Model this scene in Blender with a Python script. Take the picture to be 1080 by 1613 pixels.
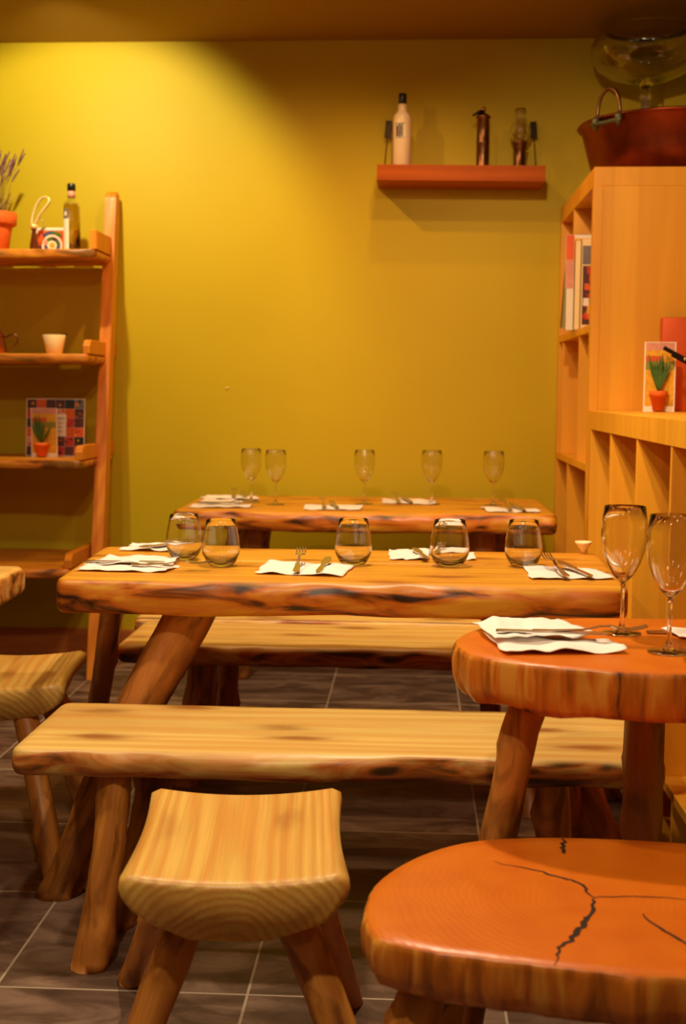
import bpy, bmesh, math, random
from mathutils import Vector, Matrix, noise
for o in list(bpy.data.objects): bpy.data.objects.remove(o)
S = bpy.context.scene
C = S.collection
PI = math.pi

# ------------------------------------------------------------------ camera, light, exposure
cd = bpy.data.cameras.new('camera'); cam = bpy.data.objects.new('camera', cd); C.objects.link(cam)
cd.sensor_fit = 'HORIZONTAL'; cd.sensor_width = 36; cd.lens = 36*2000/1080
cf = Vector((-0.05374693, 0.99409862, -0.09422949)); cr = Vector((0.99847751, 0.05467542, 0.0072977)); cu = cr.cross(cf)
m = Matrix((cr, cu, -cf)).transposed().to_4x4(); m.translation = (0, 0, 1.2)
cam.matrix_world = m
cd.dof.use_dof = True; cd.dof.focus_distance = 2.75; cd.dof.aperture_fstop = 6.3
cd.clip_start = .05
S.camera = cam
S.view_settings.view_transform = 'Standard'; S.view_settings.look = 'None'
S.view_settings.exposure = 0.0; S.view_settings.gamma = 1; S.view_settings.use_curve_mapping = False
S.cycles.use_denoising = True
S.cycles.max_bounces = 10; S.cycles.transmission_bounces = 10; S.cycles.transparent_max_bounces = 12
S.cycles.caustics_reflective = False; S.cycles.caustics_refractive = True
S.cycles.sample_clamp_indirect = 20

W = bpy.data.worlds.new('world'); S.world = W; W.use_nodes = True
W.node_tree.nodes['Background'].inputs[0].default_value = (1, .52, .2, 1)
W.node_tree.nodes['Background'].inputs[1].default_value = .05

WARM = (1.0, .57, .22)
def spot(name, loc, aim, power, angle=120, blend=.5, size=.02, col=WARM):
    l = bpy.data.lights.new(name, 'SPOT'); l.energy = power; l.spot_size = math.radians(angle); l.spot_blend = blend
    l.shadow_soft_size = size; l.color = col
    o = bpy.data.objects.new(name, l); C.objects.link(o); o.location = loc
    o.rotation_euler = (Vector(aim)-Vector(loc)).to_track_quat('-Z', 'Y').to_euler()
    return o
TABLE = (1.0, .77, .50)
spot('ceiling_spot', (-1.37, 4.62, 2.60), (-1.42, 5.6, 1.95), 66, 97, .45, .02, (1, .84, .45))       # washes the wall over the ladder shelf
spot('ceiling_spot', (-.77, 4.68, 2.64), (-.50, 5.0, .9), 44, 150, 1, .015)
spot('ceiling_spot', (-.09, 4.98, 2.64), (0, 5.15, .8), 9, 150, 1, .015)
spot('ceiling_spot', (0, 4.43, 2.64), (.05, 4.7, .8), 30, 150, 1, .02)
spot('ceiling_spot', (-.15, 3.0, 2.64), (-.15, 2.95, 0), 124, 120, .6, .05, TABLE)                # over the near table
spot('ceiling_spot', (-1.25, 2.3, 2.64), (-1.0, 2.9, .2), 62, 120, .6, .05, TABLE)
spot('ceiling_spot', (-.35, .9, 2.64), (-.1, 2.6, .6), 84, 100, .6, .05, TABLE)                 # behind the viewer, lights the fronts
spot('ceiling_spot', (.12, 2.5, 2.62), (.8, 4.6, 1.3), 115, 70, .7, .04, (1, .68, .36))          # onto the bookcase

# ------------------------------------------------------------------ materials
def srgb(r, g, b):
    f = lambda c: (c/255/12.92) if c/255 <= .04045 else ((c/255+.055)/1.055)**2.4
    return (f(r), f(g), f(b), 1)
def newmat(name):
    m = bpy.data.materials.new(name); m.use_nodes = True; nt = m.node_tree
    return m, nt, nt.nodes['Principled BSDF']
def N(nt, t, **kw):
    n = nt.nodes.new(t)
    for k, v in kw.items():
        if hasattr(n, k): setattr(n, k, v)
        else: n.inputs[k.replace('_', ' ')].default_value = v
    return n
def L(nt, a, b): nt.links.new(a, b)
def math_(nt, op, a, b=None, clamp=False):
    n = nt.nodes.new('ShaderNodeMath'); n.operation = op; n.use_clamp = clamp
    for i, v in enumerate((a, b)):
        if v is None: continue
        if isinstance(v, (int, float)): n.inputs[i].default_value = v
        else: L(nt, v, n.inputs[i])
    return n.outputs[0]
def mixc(nt, fac, a, b, mode='MIX'):
    n = nt.nodes.new('ShaderNodeMix'); n.data_type = 'RGBA'; n.blend_type = mode
    for i, v in ((0, fac), (6, a), (7, b)):
        if isinstance(v, (int, float, tuple)): n.inputs[i].default_value = v
        else: L(nt, v, n.inputs[i])
    return n.outputs[2]
def ramp(nt, fac, stops, interp='LINEAR'):
    n = nt.nodes.new('ShaderNodeValToRGB'); n.color_ramp.interpolation = interp
    e = n.color_ramp.elements
    while len(e) < len(stops): e.new(.5)
    for i, (p, c) in enumerate(stops): e[i].position = p; e[i].color = c if isinstance(c, tuple) else (c, c, c, 1)
    L(nt, fac, n.inputs[0]); return n.outputs[0]
def plain(name, col, rough=.5, metal=0, var=.12, bump=0, scale=30, spec=.5):
    m, nt, b = newmat(name)
    tc = N(nt, 'ShaderNodeTexCoord'); nz = N(nt, 'ShaderNodeTexNoise', Scale=scale, Detail=4.0); L(nt, tc.outputs['Object'], nz.inputs['Vector'])
    c = Vector(col[:3])
    L(nt, ramp(nt, nz.outputs[0], [(.3, (*(c*(1-var)), 1)), (.7, (*[min(1, v) for v in c*(1+var)], 1))]), b.inputs['Base Color'])
    b.inputs['Roughness'].default_value = rough; b.inputs['Metallic'].default_value = metal; b.inputs['Specular IOR Level'].default_value = spec
    if bump:
        bp = N(nt, 'ShaderNodeBump', Strength=bump, Distance=.002); L(nt, nz.outputs[0], bp.inputs['Height']); L(nt, bp.outputs[0], b.inputs['Normal'])
    return m

def wood(name, light, dark, axis='X', pith=(0, .02, -.07), rings=26, knots=1.0, side=None, side_amt=.0, rough=.38, contrast=1.0, dist=2.2):
    """growth rings round a pith line running along axis; side = colour of the live edge"""
    m, nt, b = newmat(name)
    tc = N(nt, 'ShaderNodeTexCoord')
    oi = N(nt, 'ShaderNodeObjectInfo')
    mp = N(nt, 'ShaderNodeMapping'); L(nt, tc.outputs['Object'], mp.inputs['Vector'])
    mp.inputs['Location'].default_value = tuple(-v for v in pith)
    rot = {'X': (0, -PI/2, 0), 'Y': (PI/2, 0, 0), 'Z': (0, 0, 0)}[axis]
    mp2 = N(nt, 'ShaderNodeMapping'); mp2.inputs['Rotation'].default_value = rot; L(nt, mp.outputs[0], mp2.inputs['Vector'])
    mp3 = N(nt, 'ShaderNodeMapping'); mp3.inputs['Scale'].default_value = (1, 1, .10 if axis != 'Z' or knots > 0 else 1); L(nt, mp2.outputs[0], mp3.inputs['Vector'])
    # offset per object so copies differ
    off = N(nt, 'ShaderNodeVectorMath', operation='SCALE'); off.inputs[0].default_value = (3.1, 5.7, 1.3); L(nt, oi.outputs['Random'], off.inputs['Scale'])
    add = N(nt, 'ShaderNodeVectorMath', operation='ADD'); L(nt, mp3.outputs[0], add.inputs[0]); L(nt, off.outputs[0], add.inputs[1])
    n1 = N(nt, 'ShaderNodeTexNoise', Scale=9.0, Detail=2.0); L(nt, add.outputs[0], n1.inputs['Vector'])
    sub = N(nt, 'ShaderNodeVectorMath', operation='SUBTRACT'); L(nt, n1.outputs['Color'], sub.inputs[0]); sub.inputs[1].default_value = (.5, .5, .5)
    scl = N(nt, 'ShaderNodeVectorMath', operation='SCALE'); L(nt, sub.outputs[0], scl.inputs[0]); scl.inputs['Scale'].default_value = .05
    wp = N(nt, 'ShaderNodeVectorMath', operation='ADD'); L(nt, mp3.outputs[0], wp.inputs[0]); L(nt, scl.outputs[0], wp.inputs[1])
    wv = N(nt, 'ShaderNodeTexWave', wave_type='RINGS', rings_direction='Z', Scale=float(rings), Distortion=dist, Detail=2.0)
    wv.inputs['Detail Scale'].default_value = .6; L(nt, wp.outputs[0], wv.inputs['Vector'])
    base = ramp(nt, wv.outputs['Fac'], [(.0, light), (.45, tuple(light[i]*.93 for i in range(3))+(1,)), (1.0, tuple(light[i]*(1-.55*contrast)+dark[i]*.55*contrast for i in range(3))+(1,))])
    # broad tone drift and fine fibre
    n2 = N(nt, 'ShaderNodeTexNoise', Scale=14.0, Detail=3.0); L(nt, add.outputs[0], n2.inputs['Vector'])
    base = mixc(nt, math_(nt, 'MULTIPLY', ramp(nt, n2.outputs[0], [(.42, 0.0), (.75, 1.0)]), .55), base, dark)
    mf = N(nt, 'ShaderNodeMapping'); mf.inputs['Scale'].default_value = (1, 1, .12); L(nt, add.outputs[0], mf.inputs['Vector'])
    n3 = N(nt, 'ShaderNodeTexNoise', Scale=260.0, Detail=2.0); L(nt, mf.outputs[0], n3.inputs['Vector'])
    base = mixc(nt, .22*contrast, base, ramp(nt, n3.outputs[0], [(.3, .35), (.7, 1.0)]), 'MULTIPLY')
    if knots > 0:
        mk = N(nt, 'ShaderNodeMapping'); mk.inputs['Scale'].default_value = {'X': (2.3, 7, 5), 'Y': (7, 2.6, 5), 'Z': (9, 9, 3)}[axis]
        L(nt, tc.outputs['Object'], mk.inputs['Vector'])
        ak = N(nt, 'ShaderNodeVectorMath', operation='ADD'); L(nt, mk.outputs[0], ak.inputs[0]); L(nt, off.outputs[0], ak.inputs[1])
        ds = N(nt, 'ShaderNodeVectorMath', operation='ADD'); L(nt, ak.outputs[0], ds.inputs[0])
        dn = N(nt, 'ShaderNodeTexNoise', Scale=3.0, Detail=3.0); L(nt, ak.outputs[0], dn.inputs['Vector'])
        dsc = N(nt, 'ShaderNodeVectorMath', operation='SCALE'); L(nt, dn.outputs['Color'], dsc.inputs[0]); dsc.inputs['Scale'].default_value = .25; L(nt, dsc.outputs[0], ds.inputs[1])
        vo = N(nt, 'ShaderNodeTexVoronoi', voronoi_dimensions='3D' if axis == 'Z' else '2D', Scale=1.0); L(nt, ds.outputs[0], vo.inputs['Vector'])
        sp2 = N(nt, 'ShaderNodeSeparateColor'); L(nt, vo.outputs['Color'], sp2.inputs[0])
        k = ramp(nt, vo.outputs['Distance'], [(.06, 1.0), (.11, .75), (.19, .22), (.34, 0.0)])
        k = math_(nt, 'MULTIPLY', k, ramp(nt, sp2.outputs[0], [(.15, 0.15), (.55, 1.0)]))
        base = mixc(nt, math_(nt, 'MULTIPLY', k, .85*knots, True), base, (dark[0]*.45, dark[1]*.3, dark[2]*.3, 1))
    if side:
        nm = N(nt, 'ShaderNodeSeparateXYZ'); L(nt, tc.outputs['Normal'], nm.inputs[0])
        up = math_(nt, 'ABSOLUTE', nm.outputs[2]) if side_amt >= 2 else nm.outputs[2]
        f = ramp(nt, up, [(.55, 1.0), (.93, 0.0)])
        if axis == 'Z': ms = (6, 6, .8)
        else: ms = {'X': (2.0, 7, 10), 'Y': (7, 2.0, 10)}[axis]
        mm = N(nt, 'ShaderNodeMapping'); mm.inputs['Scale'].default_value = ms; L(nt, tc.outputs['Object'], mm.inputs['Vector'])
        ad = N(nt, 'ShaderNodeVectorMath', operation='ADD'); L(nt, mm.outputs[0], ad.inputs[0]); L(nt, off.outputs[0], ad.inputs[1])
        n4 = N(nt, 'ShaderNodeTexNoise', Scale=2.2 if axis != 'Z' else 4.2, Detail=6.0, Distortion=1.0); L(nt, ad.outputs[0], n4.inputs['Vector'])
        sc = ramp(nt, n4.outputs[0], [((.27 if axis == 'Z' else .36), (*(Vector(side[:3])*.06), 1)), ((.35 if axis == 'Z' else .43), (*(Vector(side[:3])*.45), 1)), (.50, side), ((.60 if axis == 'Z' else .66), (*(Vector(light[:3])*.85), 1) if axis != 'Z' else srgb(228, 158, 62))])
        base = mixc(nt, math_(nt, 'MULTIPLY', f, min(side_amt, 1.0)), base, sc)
    if name.startswith('light_maple'):                     # glued staves, each of its own tone
        sx = N(nt, 'ShaderNodeSeparateXYZ'); L(nt, tc.outputs['Object'], sx.inputs[0])
        cv = N(nt, 'ShaderNodeCombineXYZ'); L(nt, math_(nt, 'FLOOR', math_(nt, 'MULTIPLY', sx.outputs[0], 12.3)), cv.inputs[0]); L(nt, math_(nt, 'FLOOR', math_(nt, 'MULTIPLY', sx.outputs[1], 9.0)), cv.inputs[1])
        wn = N(nt, 'ShaderNodeTexWhiteNoise'); L(nt, cv.outputs[0], wn.inputs['Vector'])
        base = mixc(nt, .9, base, ramp(nt, wn.outputs['Value'], [(0, (.90, .84, .74, 1)), (1, (1, 1, 1, 1))]), 'MULTIPLY')
    if name.endswith('branch'):                            # bark remains and knots
        nb = N(nt, 'ShaderNodeTexNoise', Scale=22.0, Detail=6.0, Distortion=1.0); mb = N(nt, 'ShaderNodeMapping'); mb.inputs['Scale'].default_value = (1, 1, 3.0)
        L(nt, add.outputs[0], mb.inputs['Vector']); L(nt, mb.outputs[0], nb.inputs['Vector'])
        base = mixc(nt, math_(nt, 'MULTIPLY', ramp(nt, nb.outputs[0], [(.50, 0.0), (.66, 1.0)]), .75), base, (dark[0]*.5, dark[1]*.42, dark[2]*.4, 1))
    L(nt, base, b.inputs['Base Color'])
    b.inputs['Roughness'].default_value = rough
    bp = N(nt, 'ShaderNodeBump', Strength=.08 if axis == 'Z' and knots == 0 else .2, Distance=.0015)
    L(nt, wv.outputs['Fac'], bp.inputs['Height']); L(nt, bp.outputs[0], b.inputs['Normal'])
    return m

PINE_L, PINE_D = srgb(242, 206, 118), srgb(214, 146, 60)
TAB_L, TAB_D = srgb(238, 174, 52), srgb(200, 114, 24)
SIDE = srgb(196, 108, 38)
M = {}
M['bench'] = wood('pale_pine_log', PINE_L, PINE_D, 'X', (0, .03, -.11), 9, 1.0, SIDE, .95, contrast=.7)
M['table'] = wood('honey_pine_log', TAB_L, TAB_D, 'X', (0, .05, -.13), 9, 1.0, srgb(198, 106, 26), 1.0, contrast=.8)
M['stool'] = wood('pale_stool_pine', srgb(240, 196, 100), srgb(216, 140, 56), 'Y', (-.02, 0, -.16), 22, .5, None, 0, contrast=1.1)
M['leg'] = wood('peeled_branch', srgb(210, 136, 58), srgb(122, 66, 22), 'Z', (.0, .0, 0), 16, 1.0, None, 0, .45)
M['legpale'] = wood('pale_peeled_branch', srgb(230, 156, 68), srgb(166, 94, 34), 'Z', (.0, .0, 0), 16, .9, None, 0, .45)
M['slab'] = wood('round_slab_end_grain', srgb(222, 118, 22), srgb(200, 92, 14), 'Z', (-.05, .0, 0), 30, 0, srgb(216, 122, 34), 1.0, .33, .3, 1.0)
M['case'] = wood('light_maple_board', srgb(240, 174, 46), srgb(224, 148, 32), 'Z', (.3, 1.2, 0), 5, 0.001, None, 0, .42, .35, .5)
M['case'].name = 'maple_board'
M['ladder'] = wood('ladder_pine', srgb(234, 146, 36), srgb(190, 88, 16), 'Z', (.1, .3, 0), 10, .3, None, 0, .4, .7)
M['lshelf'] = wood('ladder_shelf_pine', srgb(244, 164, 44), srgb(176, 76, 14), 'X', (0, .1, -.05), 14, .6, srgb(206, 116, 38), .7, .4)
M['float'] = wood('red_oak_shelf', srgb(186, 90, 8), srgb(142, 60, 5), 'X', (0, .1, .3), 8, .3, None, 0, .45, .6)
M['float'].node_tree.nodes['Principled BSDF'].inputs['Specular IOR Level'].default_value = .12
M['base'] = wood('baseboard_pine', srgb(200, 112, 44), srgb(140, 66, 22), 'X', (0, .1, .2), 10, .8, None, 0, .5, .6)
M['black'] = plain('black_plastic', (.008, .007, .006, 1), .35)
M['crack'] = plain('dark_crack', (.03, .010, .004, 1), .9)
M['napkin'] = plain('white_paper_napkin', srgb(254, 246, 240), .8, 0, .02, .3, 120)
M['steel'] = plain('cutlery_steel', (.62, .60, .55, 1), .22, 1, .05)
M['ceilingpaint'] = plain('brown_ceiling_paint', srgb(150, 112, 26), .7, 0, .03, 0, 2)
M['basin'] = plain('old_basin_copper', srgb(128, 58, 34), .38, 1, .35, .3, 9)
M['patina'] = plain('green_patina', srgb(88, 86, 62), .5, .6, .5, .6, 90)
M['copper'] = plain('aged_copper', srgb(186, 118, 84), .32, 1, .25, .2, 14)
M['copperdark'] = plain('dark_copper', srgb(134, 94, 66), .35, 1, .35, .3, 22)
M['iron'] = plain('dark_iron', srgb(50, 40, 34), .4, .9, .3, .4, 60)
M['terracotta'] = plain('terracotta', srgb(224, 100, 26), .75, 0, .1, .2, 40)
M['soil'] = plain('dark_soil', srgb(50, 30, 20), .95, 0, .4, .8, 90)
M['stem'] = plain('dry_stem', srgb(150, 118, 66), .8)
M['lavender'] = plain('dried_lavender', srgb(116, 72, 84), .85, 0, .3)
M['cream'] = plain('cream_ceramic', srgb(252, 226, 172), .35, 0, .02)
M['whiteglass'] = plain('white_glazed_glass', srgb(244, 222, 190), .3, 0, .02)
M['whitecard'] = plain('white_card', srgb(246, 234, 216), .6, 0, .02)
M['orange'] = plain('orange_board', srgb(226, 92, 26), .5, 0, .08, 0, 8)
M['copperbox'] = plain('orange_copper_sheet', srgb(214, 84, 26), .38, .35, .10, 0, 5)
M['red'] = plain('red_print', srgb(196, 42, 24), .5)
M['pink'] = plain('pink_print', srgb(222, 150, 130), .5)
M['brown'] = plain('brown_print', srgb(84, 36, 26), .5, 0, .4, 0, 90)
M['green'] = plain('green_print', srgb(70, 110, 30), .5, 0, .3, 0, 90)
M['leafgreen'] = plain('green_leaf', srgb(66, 100, 30), .5, 0, .3, 0, 60)
M['yellow'] = plain('yellow_print', srgb(232, 170, 40), .5, 0, .2, 0, 60)
M['blue'] = plain('blue_print', srgb(70, 80, 130), .5)
M['olive'] = plain('olive_cover', srgb(150, 140, 50), .5)
M['greyprint'] = plain('grey_print', srgb(120, 110, 110), .5)
M['ribbon'] = plain('satin_ribbon', srgb(252, 224, 160), .25, .3, .05)
M['amber'] = plain('dark_amber_glass', srgb(96, 44, 18), .15)

def glass(name, col=(1, 1, 1, 1), ior=1.46, clear=0.0):
    m, nt, b = newmat(name)
    tc = N(nt, 'ShaderNodeTexCoord'); nz = N(nt, 'ShaderNodeTexNoise', Scale=6.0); L(nt, tc.outputs['Object'], nz.inputs['Vector'])
    c = Vector(col[:3])
    L(nt, ramp(nt, nz.outputs[0], [(.3, (*(c*.985), 1)), (.7, (*c, 1))]), b.inputs['Base Color'])
    b.inputs['Transmission Weight'].default_value = 1; b.inputs['Roughness'].default_value = 0.0; b.inputs['IOR'].default_value = ior
    tr = N(nt, 'ShaderNodeBsdfTransparent'); tr.inputs[0].default_value = (*(c*.99), 1)
    gl = N(nt, 'ShaderNodeBsdfGlossy'); gl.inputs['Roughness'].default_value = .045
    lw = N(nt, 'ShaderNodeLayerWeight'); lw.inputs[0].default_value = .5
    mx = N(nt, 'ShaderNodeMixShader'); mx.inputs[0].default_value = clear; L(nt, b.outputs[0], mx.inputs[1]); L(nt, tr.outputs[0], mx.inputs[2])
    m2 = N(nt, 'ShaderNodeMixShader'); ge = N(nt, 'ShaderNodeNewGeometry')
    L(nt, math_(nt, 'MULTIPLY', math_(nt, 'ADD', math_(nt, 'MULTIPLY', math_(nt, 'POWER', lw.outputs['Facing'], 3), .30), .04), math_(nt, 'SUBTRACT', 1.0, ge.outputs['Backfacing'])), m2.inputs[0]); L(nt, mx.outputs[0], m2.inputs[1]); L(nt, gl.outputs[0], m2.inputs[2])
    L(nt, m2.outputs[0], nt.nodes['Material Output'].inputs['Surface'])
    return m
M['glass'] = glass('clear_glass')
M['oil'] = glass('olive_oil', srgb(225, 190, 60), 1.45, 0.0)
M['film'] = glass('clear_film', (1, 1, 1, 1), 1.15)

def wallmat():
    m, nt, b = newmat('lime_yellow_paint')
    tc = N(nt, 'ShaderNodeTexCoord')
    n = N(nt, 'ShaderNodeTexNoise', Scale=1.2, Detail=3.0); L(nt, tc.outputs['Object'], n.inputs['Vector'])
    L(nt, ramp(nt, n.outputs[0], [(.35, srgb(196, 172, 18)), (.65, srgb(202, 178, 22))]), b.inputs['Base Color'])
    n2 = N(nt, 'ShaderNodeTexNoise', Scale=160.0, Detail=3.0); L(nt, tc.outputs['Object'], n2.inputs['Vector'])
    bp = N(nt, 'ShaderNodeBump', Strength=.12, Distance=.001); L(nt, n2.outputs[0], bp.inputs['Height']); L(nt, bp.outputs[0], b.inputs['Normal'])
    b.inputs['Roughness'].default_value = .55; b.inputs['Specular IOR Level'].default_value = .3
    return m
M['wall'] = wallmat()
def tilemat():
    m, nt, b = newmat('slate_floor_tiles')
    tc = N(nt, 'ShaderNodeTexCoord'); sp = N(nt, 'ShaderNodeSeparateXYZ'); L(nt, tc.outputs['Object'], sp.inputs[0])
    def line(sock, off, pitch):
        v = math_(nt, 'DIVIDE', math_(nt, 'ADD', sock, off), pitch)
        fr = math_(nt, 'FRACT', v)
        d = math_(nt, 'MULTIPLY', math_(nt, 'ABSOLUTE', math_(nt, 'SUBTRACT', fr, .5)), pitch)   # pitch/2 at a joint
        return math_(nt, 'GREATER_THAN', d, pitch/2-.0028), math_(nt, 'FLOOR', v)
    lx, ix = line(sp.outputs[0], 8.985, .51); ly, iy = line(sp.outputs[1], 0.475, .4825)
    gr = math_(nt, 'MAXIMUM', lx, ly)
    cv = N(nt, 'ShaderNodeCombineXYZ'); L(nt, ix, cv.inputs[0]); L(nt, iy, cv.inputs[1])
    wn = N(nt, 'ShaderNodeTexWhiteNoise'); L(nt, cv.outputs[0], wn.inputs['Vector'])
    ad = N(nt, 'ShaderNodeVectorMath', operation='ADD'); L(nt, tc.outputs['Object'], ad.inputs[0]); L(nt, wn.outputs['Color'], ad.inputs[1])
    mp = N(nt, 'ShaderNodeMapping'); mp.inputs['Scale'].default_value = (1, 2.2, 1); L(nt, ad.outputs[0], mp.inputs['Vector'])
    n = N(nt, 'ShaderNodeTexNoise', Scale=4.5, Detail=6.0, Roughness=.6, Distortion=.8); L(nt, mp.outputs[0], n.inputs['Vector'])
    c = ramp(nt, n.outputs[0], [(.32, srgb(78, 58, 48)), (.47, srgb(108, 84, 70)), (.55, srgb(132, 106, 90)), (.72, srgb(158, 132, 112))])
    c = mixc(nt, .35, c, ramp(nt, wn.outputs['Value'], [(0, .55), (1, 1.0)]), 'MULTIPLY')
    c = mixc(nt, math_(nt, 'MULTIPLY', gr, .75), c, srgb(200, 184, 160))
    L(nt, c, b.inputs['Base Color']); b.inputs['Roughness'].default_value = .42
    bp = N(nt, 'ShaderNodeBump', Strength=.3, Distance=.003); L(nt, n.outputs[0], bp.inputs['Height']); L(nt, bp.outputs[0], b.inputs['Normal'])
    return m
M['floor'] = tilemat()

# ------------------------------------------------------------------ helpers
def obj(name, bm, mat, parent=None, loc=(0, 0, 0), rot=(0, 0, 0), smooth=True):
    me = bpy.data.meshes.new(name); bm.normal_update(); bm.to_mesh(me); bm.free()
    o = bpy.data.objects.new(name, me); C.objects.link(o)
    for mm in (mat if isinstance(mat, (list, tuple)) else [mat]): me.materials.append(mm if not isinstance(mm, str) else M[mm])
    if smooth:
        for p in me.polygons: p.use_smooth = True
        if smooth == 'auto' :
            me.set_sharp_from_angle(angle=math.radians(35))
    o.parent = parent; o.location = loc; o.rotation_euler = rot
    return o
def tag(o, label, cat, group=None):
    o['label'] = label; o['category'] = cat
    if group: o['group'] = group
    return o
def thing(name, label, cat, loc=(0, 0, 0), rz=0, group=None):
    o = bpy.data.objects.new(name, None); C.objects.link(o); o.location = loc; o.rotation_euler = (0, 0, rz); o.empty_display_size = .05
    return tag(o, label, cat, group)
def struct(name, bm, mat, **k):
    o = obj(name, bm, mat, **k); o['kind'] = 'structure'; return o
def dup(root, loc, rz, label=None, group=None):
    r = root.copy(); C.objects.link(r); r.location = loc; r.rotation_euler = (0, 0, rz)
    if label: r['label'] = label
    if group: r['group'] = group
    for ch in list(root.children):
        c = ch.copy(); C.objects.link(c); c.parent = r
        for g in list(ch.children):
            d = g.copy(); C.objects.link(d); d.parent = c
    return r
def box(x0, x1, y0, y1, z0, z1, bev=0, bm=None, mi=0):
    b = bmesh.new()
    v = [b.verts.new(p) for p in ((x0,y0,z0),(x1,y0,z0),(x1,y1,z0),(x0,y1,z0),(x0,y0,z1),(x1,y0,z1),(x1,y1,z1),(x0,y1,z1))]
    for f in ((3,2,1,0),(4,5,6,7),(0,1,5,4),(1,2,6,5),(2,3,7,6),(3,0,4,7)): b.faces.new([v[i] for i in f])
    if bev: bmesh.ops.bevel(b, geom=b.edges[:], offset=bev, segments=2, affect='EDGES', profile=.6)
    for f in b.faces: f.material_index = mi
    if bm is None: return b
    t = bpy.data.meshes.new('t'); b.to_mesh(t); b.free(); bm.from_mesh(t); bpy.data.meshes.remove(t)
    return bm
def lathe(prof, seg=40, bm=None, mi=0, off=(0, 0, 0)):
    b = bm or bmesh.new(); rings = []
    for r, z in prof:
        if r < 1e-6: rings.append([b.verts.new((off[0], off[1], z+off[2]))])
        else: rings.append([b.verts.new((off[0]+r*math.cos(2*PI*i/seg), off[1]+r*math.sin(2*PI*i/seg), z+off[2])) for i in range(seg)])
    for a, c in zip(rings, rings[1:]):
        for i in range(seg):
            j = (i+1) % seg
            if len(a) == 1 and len(c) == 1: continue
            if len(a) == 1: f = b.faces.new((a[0], c[j], c[i]))
            elif len(c) == 1: f = b.faces.new((a[i], a[j], c[0]))
            else: f = b.faces.new((a[i], a[j], c[j], c[i]))
            f.material_index = mi
    return b
def tube(pts, rad, seg=8, bm=None, mi=0, cap=True):
    b = bm or bmesh.new(); P = [Vector(p) for p in pts]; n = len(P); rings = []
    R = rad if isinstance(rad, (list, tuple)) else [rad]*n
    ref = None
    for i, p in enumerate(P):
        t = (P[min(i+1, n-1)]-P[max(i-1, 0)]).normalized()
        if ref is None: ref = t.orthogonal().normalized()
        u = (ref - t*ref.dot(t)).normalized(); ref = u; w = t.cross(u)
        rings.append([b.verts.new(p+(u*math.cos(2*PI*k/seg)+w*math.sin(2*PI*k/seg))*R[i]) for k in range(seg)])
    for a, c in zip(rings, rings[1:]):
        for k in range(seg): b.faces.new((a[k], a[(k+1) % seg], c[(k+1) % seg], c[k])).material_index = mi
    if cap: b.faces.new(rings[0][::-1]).material_index = mi; b.faces.new(rings[-1]).material_index = mi
    return b
def nz(x, y, z, s=1): return noise.noise(Vector((x*s, y*s, z*s)))
def srand(a): return random.Random(a)

def beam(x0, x1, y0, y1, T, seed, groove=(), rtop=.018, skewl=0, skewr=0, amp=.010):
    """log half with a planed top at z = 0 and a live, bulging front and back edge"""
    prof = []; hw = .5
    # (u across 0..1 front->back, z) start at top front, along the top, down the back, along the bottom, up the front
    W = y1-y0
    top = [rtop/W, .04, .07] + [i/24 for i in range(3, 22)] + [.93, .96, 1-rtop/W]
    pr = []
    for u in sorted(set(top)):
        z = 0
        for g in groove:
            d = abs(u-g)*W
            if d < .012: z = -.010*(1-d/.012)
        pr.append((u, z))
    for g in groove:
        pr += [(g+d/W, -.010*(1-abs(d)/.012) if abs(d) < .012 else 0) for d in (-.013, -.006, 0, .006, .013)]
    pr = sorted(set(pr))
    side = []
    for a in range(1, 12):
        t = a/12*PI
        side.append((math.sin(t), (1-math.cos(t))/2))
    back = [(1-rtop/W+(rtop*1.35)/W*s, -T*q) for s, q in side]
    bot = [(1-rtop/W-(i/10)*(1-2*rtop/W), -T) for i in range(0, 11)]
    front = [(rtop/W-(rtop*1.35)/W*s, -T*(q)) for s, q in reversed(side)]
    prof = pr+back+bot+front
    n = 90; bm = bmesh.new(); rings = []; Lx = x1-x0
    xs = []
    for i in range(n+1):
        t = i/n; t = .5-.5*math.cos(t*PI) if False else t
        xs.append(t)
    ext = [0, .002, .005, .01, .016]
    xs = sorted(set([e for e in ext]+[1-e for e in ext]+xs[1:-1]))
    re = .028
    for t in xs:
        ring = []
        d = min(t, 1-t)*Lx
        ins = re*(1-math.sqrt(max(0, 1-(1-min(1, d/re))**2)))
        for (u, z) in prof:
            y = y0+u*W; x = x0+t*Lx
            x += (skewl*(1-t)+skewr*t)*(u-.5)*W
            k = -z/T
            if k > .02:                                   # live edge
                s = -1 if u < .5 else 1
                if u < .12 or u > .88:
                    e = nz(x*3+seed, s*7, seed, 1)*amp*1.6+nz(x*9, z*14, seed+s*3)*amp*.9+nz(x*30, z*40, seed)*amp*.25
                    y += s*e*min(1, k*5)
                z += nz(x*5, y*5, seed+9)*amp*.7*min(1, k*2)
            else:
                if u < .1 or u > .9:
                    s = -1 if u < .5 else 1
                    y += s*nz(x*3+seed, s*7, seed, 1)*amp*1.0
            yc = (y0+y1)/2
            y = yc+(y-yc)*(1-ins*1.0/(W/2))
            z = z*(1-ins/T*.6) - ins*.45*(1-k)
            ring.append(bm.verts.new((x, y, z)))
        rings.append(ring)
    k = len(prof)
    for a, c in zip(rings, rings[1:]):
        for i in range(k): bm.faces.new((a[i], c[i], c[(i+1) % k], a[(i+1) % k]))
    bm.faces.new(rings[0]); bm.faces.new(rings[-1][::-1])
    bmesh.ops.recalc_face_normals(bm, faces=bm.faces)
    return bm

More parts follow.
